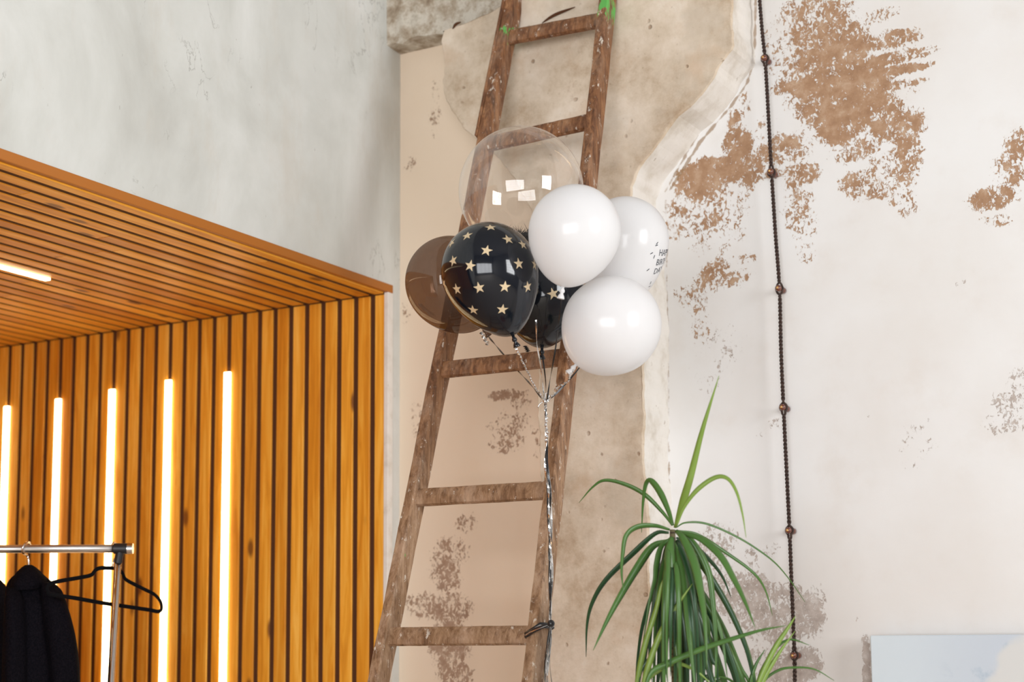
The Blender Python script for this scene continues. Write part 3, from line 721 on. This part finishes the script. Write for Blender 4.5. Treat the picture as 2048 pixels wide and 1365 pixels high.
# crimped bundle: gather to tie
bd = thing('ribbon_bundle', 'twisted bundle of silver and black ribbons tied to the ladder\'s right stile', 'ribbon', KN)
tieD = 3.862
path = [(1090, 803, 4.06), (1092, 850, 4.06), (1093, 880, 4.055), (1095, 940, 4.035), (1098, 1000, 4.01), (1099, 1080, 3.965), (1101, 1160, 3.915), (1101, 1248, tieD)]
for i in range(5):
    off = [(rnd.uniform(-.5, .5), 0, rnd.uniform(-.004, .004)) for _ in path]
    pts = [dep(p[0]+o_[0]*(5 if 2 < k < 7 else 1.5)+(i-2)*(.9 if 2 < k < 7 else .2), p[1], p[2]+o_[2]) for k, (p, o_) in enumerate(zip(path, off))]
    ribbon(pts, .0058, [40, 18, 60, 14, 26][i], M['ribbon_s'] if i % 2 == 0 else M['ribbon_k'], 'strand', None, bd, phase=i*1.1, curl=.0012)
# crimps on the upper part
ribbon(strand([(1090, 806, 4.055), (1092, 830, 4.06), (1093, 855, 4.05), (1094, 885, 4.045)]), .0085, 330, M['ribbon_s'], 'crimp', None, bd, curl=.0014)
km = MB(); km.ball(KN, .006); km.tube(spline([KN, KN+Vector(RT)*-.012-Vector(UP)*.006, KN+Vector(RT)*-.018-Vector(UP)*.016], 4), .0016, 5); km.tube(spline([KN, KN+Vector(RT)*.01+Vector(UP)*.012, KN+Vector(RT)*.002+Vector(UP)*.02, KN], 4), .0013, 5)
km.build('gather_knot', M['ribbon_s'], bd, smooth=True)
# tie round the stile
c = stile_at(r0, r1, on_ladder(1075, 1262).z); hw = .019; hd = .033
tz = [(-hw, -hd, -.012), (hw+.004, -hd, .012), (hw+.004, hd, .012), (-hw, hd, -.012), (-hw, -hd, -.012)]
TP = dep(1102, 1248, tieD)
for j in range(3):
    dz = Vector((0, 0, .004*(j-1)))
    ring = [c+Vector((x, y, z))+dz for x, y, z in tz]
    m = MB(); m.tube(ring+[ring[1]], .0034, 6, flat=.5); m.build('wrap', M['ribbon_k'] if j != 1 else M['ribbon_s'], bd, smooth=True)
    m = MB(); m.tube(spline([ring[0], ring[0].lerp(TP, .5)+Vector((0, -.01, 0)), TP], 6), .0034, 6, flat=.5); m.build('wrap', M['ribbon_k'] if j != 1 else M['ribbon_s'], bd, smooth=True)
m = MB(); m.ball(TP, .009); m.build('gather_knot', M['ribbon_k'], bd, smooth=True)
for i, (x1, x2, x3) in enumerate([(1094, 1088, 1084), (1096, 1091, 1088), (1100, 1095, 1090), (1102, 1094, 1100), (1099, 1101, 1108)]):
    ribbon(strand([(1101, 1250, tieD), (x1, 1295, tieD-.03), (x2, 1345, tieD-.06), (x3, 1420, tieD-.10), (x3-2, 1600, tieD-.16)]), .0048, [10, 22, 14, 30, 8][i], M['ribbon_k'] if i in (0, 4) else M['ribbon_s'], 'tail', None, bd, phase=i)

# ---------------------------------------------------------------- twisted cable on knobs
def cable_mat():
    t = NT('brown_cloth_cable'); col = t.ramp(t.noise(t.coord(), 160, 3), [(.35, (.016, .007, .005)), (.7, (.06, .028, .018))]); t.P(Base_Color=col, Roughness=.7); return t.m
M['cable'] = cable_mat(); M['porc'] = simple('brown_porcelain', (.13, .035, .018), .15, 0, Coat_Weight=.6)
M['brass'] = simple('brass', (.7, .42, .16), .35, .9)
CY = -.032
cpts = [(1516, -40), (1524, 60), (1530, 118), (1535, 200), (1543, 345), (1551, 470), (1559, 578), (1562, 700), (1567, 816), (1573, 940), (1579, 1062), (1584, 1190), (1589, 1312), (1590, 1400), (1594, 1600)]
CP = spline([onY(x, y, CY) for x, y in cpts], 40)
knobs = [onY(x, y, CY) for x, y in [(1530, 118), (1543, 345), (1559, 578), (1567, 816), (1579, 1062), (1589, 1312)]]
cab = thing('twisted_cable', 'old brown twisted electric cable running down the plaster wall', 'cable', (knobs[-1].x, 0, 1.4))
# resample evenly
L = [0]
for a, b in zip(CP, CP[1:]): L.append(L[-1]+(b-a).length)
def at(s):
    import bisect
    i = min(max(bisect.bisect(L, s)-1, 0), len(CP)-2); return CP[i].lerp(CP[i+1], (s-L[i])/max(L[i+1]-L[i], 1e-9))
ns = int(L[-1]/.0022)
for ph in (0, math.pi):
    pts = []
    for i in range(ns+1):
        p = at(L[-1]*i/ns); a = L[-1]*i/ns*2*math.pi/.021+ph
        dk = min((p-k_).length for k_ in knobs)
        s = math.exp(-(dk/.013)**2)
        h = Vector((math.cos(a), math.sin(a), 0))*.0027
        sd = Vector((.0098 if ph == 0 else -.0098, 0, 0))
        pts.append(p+h*(1-s)+sd*s)
    m = MB(); m.tube(pts, .0031, 6); m.build('cable_strand', M['cable'], cab, smooth=True)
for k_ in knobs:
    m = MB(); o_ = Vector((k_.x, 0, k_.z))
    m.lathe([(.009, 0), (.009, .010), (.0055, .016), (.0055, .030), (.0085, .036), (.0092, .041), (.0075, .047), (.003, .049), (.0001, .049)], o_, (0, -1, 0), 16)
    kk = m.build('insulator_knob', M['porc'], cab, smooth=True)
    m = MB(); m.lathe([(.0035, .048), (.0035, .0505), (.0015, .0525), (.0001, .0527)], o_, (0, -1, 0), 10); m.build('screw', M['brass'], kk, smooth=True)

# ---------------------------------------------------------------- canvas picture at the lower right
def mat_picture():
    t = NT('pale_blue_print'); c = t.coord(); sp = t.n('SeparateXYZ', Vector=c)
    n1 = t.noise(c, 5, 4); v = t.math('ADD', sp.outputs[0], t.math('MULTIPLY', n1, .16))
    v = t.math('SUBTRACT', v, t.math('MULTIPLY', sp.outputs[2], .75))
    a = onY(2005, 1330, -.05); b0 = a.x-.75*a.z+.08
    wh = t.step(v, b0-.015, b0+.012)
    base = t.mix(t.step(sp.outputs[0], 1.45, 1.85), srgb(206, 216, 222), srgb(190, 198, 208))
    bl = t.step(t.noise(c, 14, 5, .6), .55, .7)
    base = t.mix(t.math('MULTIPLY', bl, t.step(v, b0-.16, b0-.02)), base, srgb(166, 182, 196))
    t.P(Base_Color=t.mix(wh, base, srgb(206, 206, 204)), Roughness=.7); return t.m
pic = MB(); a = onY(1740, 1272, -.06); pic.box(a.x, a.x+.95, -.06, -.022, a.z-.75, a.z)
pt = thing('canvas_picture', 'pale blue and white picture board on the wall at the lower right', 'picture', (a.x+.47, -.06, a.z-.75))
o = pic.build('panel', mat_picture(), pt); bevel(o, .002, 1)
m = MB(); m.box(a.x+.06, a.x+.89, -.022, 0, a.z-.70, a.z-.06); m.build('batten_frame', M['plain'], pt)

# ---------------------------------------------------------------- clothes rack with hanger and jackets (in the niche)
RD = 4.6
rk = thing('clothes_rack', 'chrome clothes rail with black end joint standing in the wooden niche', 'clothes rack', (dep(222, 1365, RD).x, dep(222, 1365, RD).y, 0))
m = MB(); m.tube([dep(-330, 1100, RD), dep(250, 1098, RD)], .0115, 16); m.build('rail', M['dull'], rk, smooth=True)
m = MB(); m.tube([dep(228, 1098, RD), dep(256, 1098, RD)], .0150, 16); m.tube([dep(241, 1098, RD), dep(236, 1126, RD)], .0115, 14); o = m.build('joint', M['blackp'], rk); autosmooth(o)
m = MB(); m.tube([dep(255, 1098, RD), dep(266, 1098, RD)], [.0165, .0150], 18); o = m.build('end_cap', M['chrome'], rk); autosmooth(o)
def post(xt, yt, xb, yb, nm):
    A = dep(xt, yt, RD); B = dep(xb, yb, RD); d = (B-A)/(A.z-B.z); F = A+d*(A.z-.05)
    m = MB(); m.tube([A, F], .0100, 14); m.build(nm, M['chrome'], rk, smooth=True); return F
F1 = post(236, 1122, 222, 1365, 'post')
F2 = post(-330, 1100, -316, 1365, 'post')
for F_ in (F1, F2):
    m = MB(); q = Vector((F_.x, F_.y, .06)); m.tube([q-Vector(FW)*.0+Vector((.14, -.2, 0)), q+Vector((-.14, .2, 0))], .012, 12); m.build('foot', M['dull'], rk, smooth=True)
    for s in (1, -1):
        m = MB(); m.lathe([(.001, -.012), (.024, -.012), (.026, 0), (.024, .012), (.001, .012)], q+Vector((.13*s, -.19*s, -.034)), (.8, .6, 0), 16); m.build('caster', M['blackp'], rk, smooth=True)
# empty black hanger
hg = thing('clothes_hanger', 'empty black hanger hooked beside the end post of the clothes rail', 'hanger', dep(232, 1135, 4.62))
def hp(x, y): return dep(x, y, 4.43+.33*(x-95)/228)
prof = [(216, 1137), (200, 1137), (190, 1142), (182, 1151), (160, 1156), (125, 1162), (104, 1167), (95, 1174), (96, 1185), (105, 1190), (150, 1197), (200, 1206), (260, 1215), (300, 1221), (316, 1224), (323, 1219), (321, 1204), (309, 1190), (290, 1180), (262, 1166), (250, 1158), (245, 1147), (236, 1139), (226, 1137)]
m = MB(); P_ = spline([hp(*p) for p in prof]+[hp(*prof[0])], 5); m.tube(P_, .0056, 8, flat=.6); m.build('frame', M['velvet'], hg, smooth=True)
m = MB(); c0 = hp(226, 1137)
m.tube(spline([c0, hp(227, 1122), hp(233, 1112)+Vector(FW)*.012, hp(232, 1098)+Vector(FW)*.02+Vector((0, 0, .0)), hp(230, 1085)-Vector(FW)*.005, hp(226, 1090)-Vector(FW)*.02, hp(224, 1100)-Vector(FW)*.022], 6), .0022, 7); m.build('hook', M['chrome'], hg, smooth=True)
# jackets
def mat_cloth(name, c1, c2):
    t = NT(name); col = t.ramp(t.noise(t.coord(), 240, 3, .7), [(.4, c1), (.65, c2)])
    t.P(Base_Color=col, Roughness=.95, Normal=t.bump(t.noise(t.coord(), 18, 4), .5, .01)); t.p.inputs['Specular IOR Level'].default_value = .04; return t.m
M['navy'] = mat_cloth('dark_navy_wool', (.003, .003, .0045), (.008, .0065, .009)); M['char'] = mat_cloth('charcoal_knit', (.004, .004, .006), (.009, .008, .011))
def loft(rows, D0, seg=28, fold=.0, seed=1):
    """rows: y px, x left, x right, half depth (m), depth offset"""
    rnd = random.Random(seed); ph = [rnd.random()*6.28 for _ in range(4)]
    vs = []; fs = []; n = len(rows)
    for j, (y, xl, xr, hd_, dd) in enumerate(rows):
        c = dep((xl+xr)/2, y, D0+dd); hw_ = (xr-xl)/2*(D0+dd)/FPX
        for k in range(seg):
            a = 2*math.pi*k/seg; f = 1+fold*(.5*math.sin(5*a+ph[0]+j*.12)+.35*math.sin(8*a+ph[1]-j*.1))*min(1, j/3)
            vs.append(c+Vector(RT)*hw_*math.cos(a)*f+Vector(FW)*hd_*math.sin(a)*f)
    for j in range(n-1):
        for k in range(seg): k2 = (k+1) % seg; fs.append((j*seg+k, (j+1)*seg+k, (j+1)*seg+k2, j*seg+k2))
    fs += [tuple(range(seg)), tuple((n-1)*seg+k for k in range(seg))[::-1]]
    return vs, fs
def dense(rows, n=4):
    P4 = [Vector((r[0], r[1], r[2])) for r in rows]; Q4 = [Vector((r[3], r[4], 0)) for r in rows]
    return [(a.x, a.y, a.z, max(b.x, .003), b.y) for a, b in zip(spline(P4, n), spline(Q4, n))]
jk = thing('hanging_jacket', 'dark wool jacket hanging from the clothes rail, nearest the rail end', 'jacket', dep(80, 1365, 4.6))
v_, f_ = loft(dense([(1139, 45, 68, .012, 0), (1146, 34, 80, .03, 0), (1158, 22, 94, .06, 0), (1172, 17, 108, .09, 0), (1195, 16, 124, .11, 0), (1230, 16, 134, .12, 0), (1290, 14, 140, .125, 0), (1380, 10, 146, .13, 0), (1560, 4, 150, .13, 0), (1760, 0, 152, .13, 0)]), 4.6, fold=.06)
o = mesh_obj('body', v_, f_, M['navy'], jk, smooth=True)
v_, f_ = loft(dense([(1166, 84, 104, .03, .0), (1180, 84, 120, .05, -.01), (1200, 84, 129, .055, -.02), (1240, 86, 142, .058, -.03), (1290, 92, 153, .058, -.03), (1370, 98, 160, .056, -.03), (1500, 104, 160, .05, -.03), (1640, 112, 158, .045, -.03)]), 4.56, fold=.07, seed=4)
mesh_obj('sleeve', v_, f_, M['navy'], jk, smooth=True)
v_, f_ = loft(dense([(1175, 16, 34, .03, 0), (1200, 12, 46, .05, -.02), (1260, 10, 52, .055, -.03), (1380, 6, 54, .055, -.03), (1560, 2, 52, .05, -.03)]), 4.50, fold=.07, seed=8)
mesh_obj('sleeve', v_, f_, M['navy'], jk, smooth=True)
v_, f_ = loft(dense([(1131, 50, 64, .012, 0), (1137, 42, 72, .03, -.01), (1150, 30, 84, .055, -.02), (1163, 24, 92, .075, -.02), (1176, 24, 90, .08, -.02)]), 4.585, fold=.05, seed=5)
mesh_obj('collar', v_, f_, M['navy'], jk, smooth=True)
jh = thing('coat_hanger', 'hanger with a chrome hook carrying the dark wool jacket', 'hanger', dep(56, 1135, 4.6))
m = MB(); m.tube(spline([dep(57, 1140, 4.6), dep(57, 1122, 4.6), dep(54, 1112, 4.6), dep(46, 1106, 4.575), dep(46, 1094, 4.57), dep(52, 1087, 4.585), dep(59, 1086, 4.61), dep(60, 1094, 4.63)], 6), .0030, 8); m.build('hook', M['chrome'], jh, smooth=True)
m = MB(); m.tube(spline([dep(24, 1172, 4.6), dep(40, 1152, 4.6), dep(57, 1146, 4.6), dep(75, 1152, 4.6), dep(98, 1172, 4.6)], 6), .0030, 8); m.build('frame', M['blackp'], jh, smooth=True)
j2 = thing('hanging_jacket', 'dark garment at the left picture edge, behind the wool jacket', 'jacket', dep(-30, 1365, 4.7))
v_, f_ = loft(dense([(1150, -40, -20, .012, 0), (1160, -60, 0, .04, 0), (1180, -70, 13, .09, 0), (1215, -80, 22, .11, 0), (1300, -90, 30, .12, 0), (1400, -95, 34, .12, 0), (1700, -100, 36, .12, 0)]), 4.88, fold=.05, seed=3)
mesh_obj('body', v_, f_, M['char'], j2, smooth=True)
m = MB(); m.tube(spline([dep(-30, 1155, 4.88), dep(-30, 1128, 4.8), dep(-32, 1108, 4.64), dep(-34, 1090, 4.62), dep(-30, 1086, 4.59), dep(-28, 1098, 4.57)], 6), .0026, 7); m.build('hook', M['chrome'], j2, smooth=True)

# ---------------------------------------------------------------- plant
def mat_leaf(name, a, b):
    t = NT(name); g = t.attr('edge'); n1 = t.noise(t.coord(), 12, 3)
    col = t.mix(n1, a, b); col = t.mix(t.math('MULTIPLY', t.step(g, .8, 1.0), .35), col, (.25, .13, .06, 1))
    t.P(Base_Color=col, Roughness=.3); t.p.inputs['Specular IOR Level'].default_value = .45
    tl = t.n('BsdfTranslucent', Color=col); mx_ = t.n('MixShader', i0=.28, i1=t.p.outputs[0], i2=tl.outputs[0]); t.t.links.new(mx_.outputs[0], t.out.inputs[0]); return t.m
LM = [mat_leaf('leaf_deep_green', (.016, .055, .020, 1), (.040, .115, .040, 1)), mat_leaf('leaf_mid_green', (.055, .15, .030, 1), (.115, .24, .055, 1)), mat_leaf('leaf_light_green', (.20, .32, .045, 1), (.30, .44, .10, 1))]
PD = 3.62
pc = dep(1345, 1060, PD)
pl = thing('dracaena_plant', 'tall potted plant with long arching narrow green leaves below the balloons', 'plant', (pc.x, pc.y, 0))
def leaf(pts3, w, mi, face=None, n=8, roll=0.0):
    P = spline(pts3, n); N = len(P); vs = []; fs = []; ed = []
    for i, p in enumerate(P):
        s = i/(N-1); t = (P[min(i+1, N-1)]-P[max(i-1, 0)]).normalized()
        vdir = Vector(FW); sd = t.cross(vdir)
        if sd.length < 1e-3: sd = Vector(RT)
        sd.normalize(); nn = sd.cross(t).normalized(); a = roll*(1-s)+.35*math.sin(3*s+roll*3)
        sd2 = sd*math.cos(a)+nn*math.sin(a); n2 = sd2.cross(t).normalized()
        ww = w*(min(1, .35+2.2*s) if s < .4 else 1)*(1-max(0, (s-.35)/.65)**1.7)+.0006
        for q, off in ((-1, .0), (-.5, -.10), (0, -.22), (.5, -.10), (1, 0.)):
            vs.append(p+sd2*q*ww/2+n2*off*ww); ed.append(abs(q))
    for i in range(N-1):
        for q in range(4): fs.append((i*5+q, i*5+q+1, i*5+6+q, i*5+5+q))
    o = mesh_obj('leaf', vs, fs, LM[mi], pl, smooth=True)
    set_attr(o.data, 'edge', np.array(ed)); sm = o.modifiers.new('thickness', 'SOLIDIFY'); sm.thickness = .0006
    return o
def PXL(l, d0=0, d1=0): return [dep(x, y, PD+d0+(d1-d0)*i/(len(l)-1)) for i, (x, y) in enumerate(l)]
k_ = PD/FPX
expl = [([(1350, 1056), (1364, 1010), (1382, 950), (1405, 860), (1438, 752)], 15, 2, 0, -.1),
        ([(1353, 1052), (1368, 1015), (1395, 980), (1430, 956), (1455, 958), (1473, 985), (1485, 1030), (1492, 1076)], 9, 2, -.05, -.15),
        ([(1345, 1052), (1325, 1025), (1290, 990), (1250, 969), (1210, 961), (1185, 975), (1158, 1006)], 9, 1, .05, .15),
        ([(1346, 1052), (1336, 1020), (1320, 985), (1303, 963), (1292, 968), (1286, 1005), (1283, 1066)], 13, 1, 0, .1),
        ([(1339, 1060), (1310, 1052), (1275, 1054), (1252, 1072), (1245, 1110), (1243, 1145), (1247, 1186)], 11, 1, 0, -.1),
        ([(1338, 1066), (1310, 1068), (1265, 1108), (1212, 1160), (1185, 1205), (1174, 1250), (1172, 1315)], 12, 0, 0, .1),
        ([(1337, 1082), (1305, 1094), (1275, 1135), (1245, 1185), (1215, 1240), (1186, 1302)], 18, 1, 0, -.1),
        ([(1352, 1056), (1372, 1046), (1415, 1049), (1480, 1078), (1540, 1118), (1575, 1155), (1610, 1205)], 4, 1, 0, .1),
        ([(1355, 1062), (1395, 1070), (1450, 1105), (1505, 1145), (1530, 1180), (1545, 1232)], 7, 1, 0, .05),
        ([(1356, 1066), (1400, 1078), (1440, 1112), (1468, 1160), (1490, 1205), (1510, 1256)], 15, 1, -.05, -.2),
        ([(1352, 1076), (1385, 1090), (1420, 1122), (1445, 1155), (1462, 1196)], 9, 0, 0, .1),
        ([(1352, 1062), (1368, 1080), (1390, 1130), (1402, 1190), (1410, 1250), (1414, 1340)], 19, 1, -.05, -.2),
        ([(1356, 1064), (1385, 1085), (1415, 1140), (1425, 1200), (1432, 1290), (1430, 1380)], 15, 1, -.05, -.1),
        ([(1344, 1075), (1340, 1110), (1345, 1180), (1350, 1260), (1362, 1380)], 26, 1, -.06, -.14),
        ([(1342, 1075), (1330, 1120), (1312, 1200), (1295, 1280), (1284, 1380)], 14, 0, 0, -.05),
        ([(1340, 1078), (1322, 1095), (1313, 1130), (1310, 1160), (1300, 1200), (1285, 1290)], 13, 1, -.04, -.08),
        ([(1338, 1110), (1318, 1150), (1288, 1240), (1276, 1310), (1270, 1380)], 9, 0, 0, .1),
        ([(1347, 1085), (1362, 1130), (1372, 1200), (1380, 1290), (1392, 1390)], 18, 1, -.05, -.18),
        ([(1348, 1090), (1375, 1130), (1405, 1190), (1440, 1260), (1455, 1360)], 15, 1, -.03, -.1),
        # long light shoots rising from the lower crown
        ([(1268, 1420), (1275, 1360), (1290, 1290), (1312, 1220), (1322, 1175), (1335, 1140)], 11, 2, -.1, -.1),
        ([(1280, 1420), (1292, 1350), (1320, 1270), (1352, 1215), (1385, 1168)], 12, 2, -.12, -.12),
        ([(1282, 1420), (1300, 1350), (1335, 1328), (1400, 1300), (1460, 1280), (1520, 1262), (1572, 1252)], 12, 1, -.14, -.14),
        ([(1282, 1420), (1290, 1368), (1320, 1340), (1355, 1328), (1395, 1345), (1425, 1372)], 9, 2, -.12, -.12),
        ([(1275, 1420), (1280, 1350), (1300, 1315), (1325, 1285)], 6, 0, -.1, -.1),
        ([(1497, 1430), (1520, 1360), (1548, 1300), (1575, 1258), (1591, 1233)], 11, 2, -.05, -.05),
        ([(1500, 1430), (1525, 1365), (1556, 1310), (1590, 1263)], 9, 2, -.05, -.05),
        ([(1500, 1430), (1520, 1350), (1550, 1300), (1580, 1280), (1618, 1291)], 6, 1, 0, 0),
        ([(1503, 1430), (1525, 1368), (1556, 1342), (1590, 1336), (1630, 1340), (1668, 1362)], 5, 1, 0, 0),
        ([(1495, 1430), (1500, 1370), (1512, 1330), (1530, 1300)], 8, 1, 0, 0),
        ([(1490, 1430), (1470, 1370), (1440, 1355), (1410, 1362)], 5, 1, 0, 0)]
for pts, w_, mi, d0, d1 in expl: leaf(PXL(pts, d0, d1), w_*k_*.95, mi, n=6)
rnd = random.Random(21)
for i in range(52):
    y0 = rnd.uniform(1085, 1230); x0 = 1343+rnd.uniform(-4, 6)+max(0, y0-1150)*.15
    s = rnd.random(); side = rnd.uniform(-.36, 1.15) if i % 3 else rnd.uniform(-.2, .4)
    reach = side*150; dz = rnd.uniform(-.16, .16)*(1-abs(side)*.5)
    up_ = rnd.uniform(4, 26); yb = rnd.uniform(1330, 1480)
    pts = [(x0, y0), (x0+reach*.25, y0-up_*.4+abs(reach)*.10), (x0+reach*.6, y0+28+abs(reach)*.42), (x0+reach*.85, y0+95+abs(reach)*.55), (x0+reach*.97, (y0+95+abs(reach)*.55+yb)/2+10), (x0+reach*1.0+rnd.uniform(-8, 8), max(yb, y0+200+abs(reach)*.6))]
    P = [dep(x, y, PD+dz*min(1, j*.4)) for j, (x, y) in enumerate(pts)]
    leaf(P, rnd.uniform(8, 17)*k_, rnd.choice([0, 0, 0, 1]), n=5, roll=rnd.uniform(-.5, .5))
def mat_stem():
    t = NT('leaf_scarred_stem'); z = t.n('SeparateXYZ', Vector=t.coord()).outputs[2]; wv = t.math('SINE', t.math('MULTIPLY', z, 500.0))
    t.P(Base_Color=t.mix(t.step(wv, .2, .9), (.13, .11, .05, 1), (.05, .03, .02, 1)), Roughness=.7); return t.m
m = MB(); m.tube([pc+Vector((0, 0, .0)), pc-Vector((0, 0, .06)), pc-Vector((0, 0, .2)), Vector((pc.x+.02, pc.y, .9)), Vector((pc.x, pc.y, .3))], [.006, .008, .011, .016, .020], 12); m.build('stem', mat_stem(), pl, smooth=True)
for q in (dep(1280, 1420, PD-.1), dep(1499, 1430, PD-.03)):
    m = MB(); m.tube(spline([q, q-Vector((0, 0, .12)), Vector((pc.x, pc.y, .5)).lerp(q, .25), Vector((pc.x, pc.y, .3))], 6), .010, 10); m.build('stem', mat_stem(), pl, smooth=True)
m = MB(); m.lathe([(.13, 0), (.14, .01), (.175, .30), (.185, .30), (.185, .33), (.165, .33), (.16, .29), (.001, .285)], (pc.x, pc.y, 0), (0, 0, 1), 32); m.build('pot', simple('terracotta', (.45, .17, .08), .8), pl)
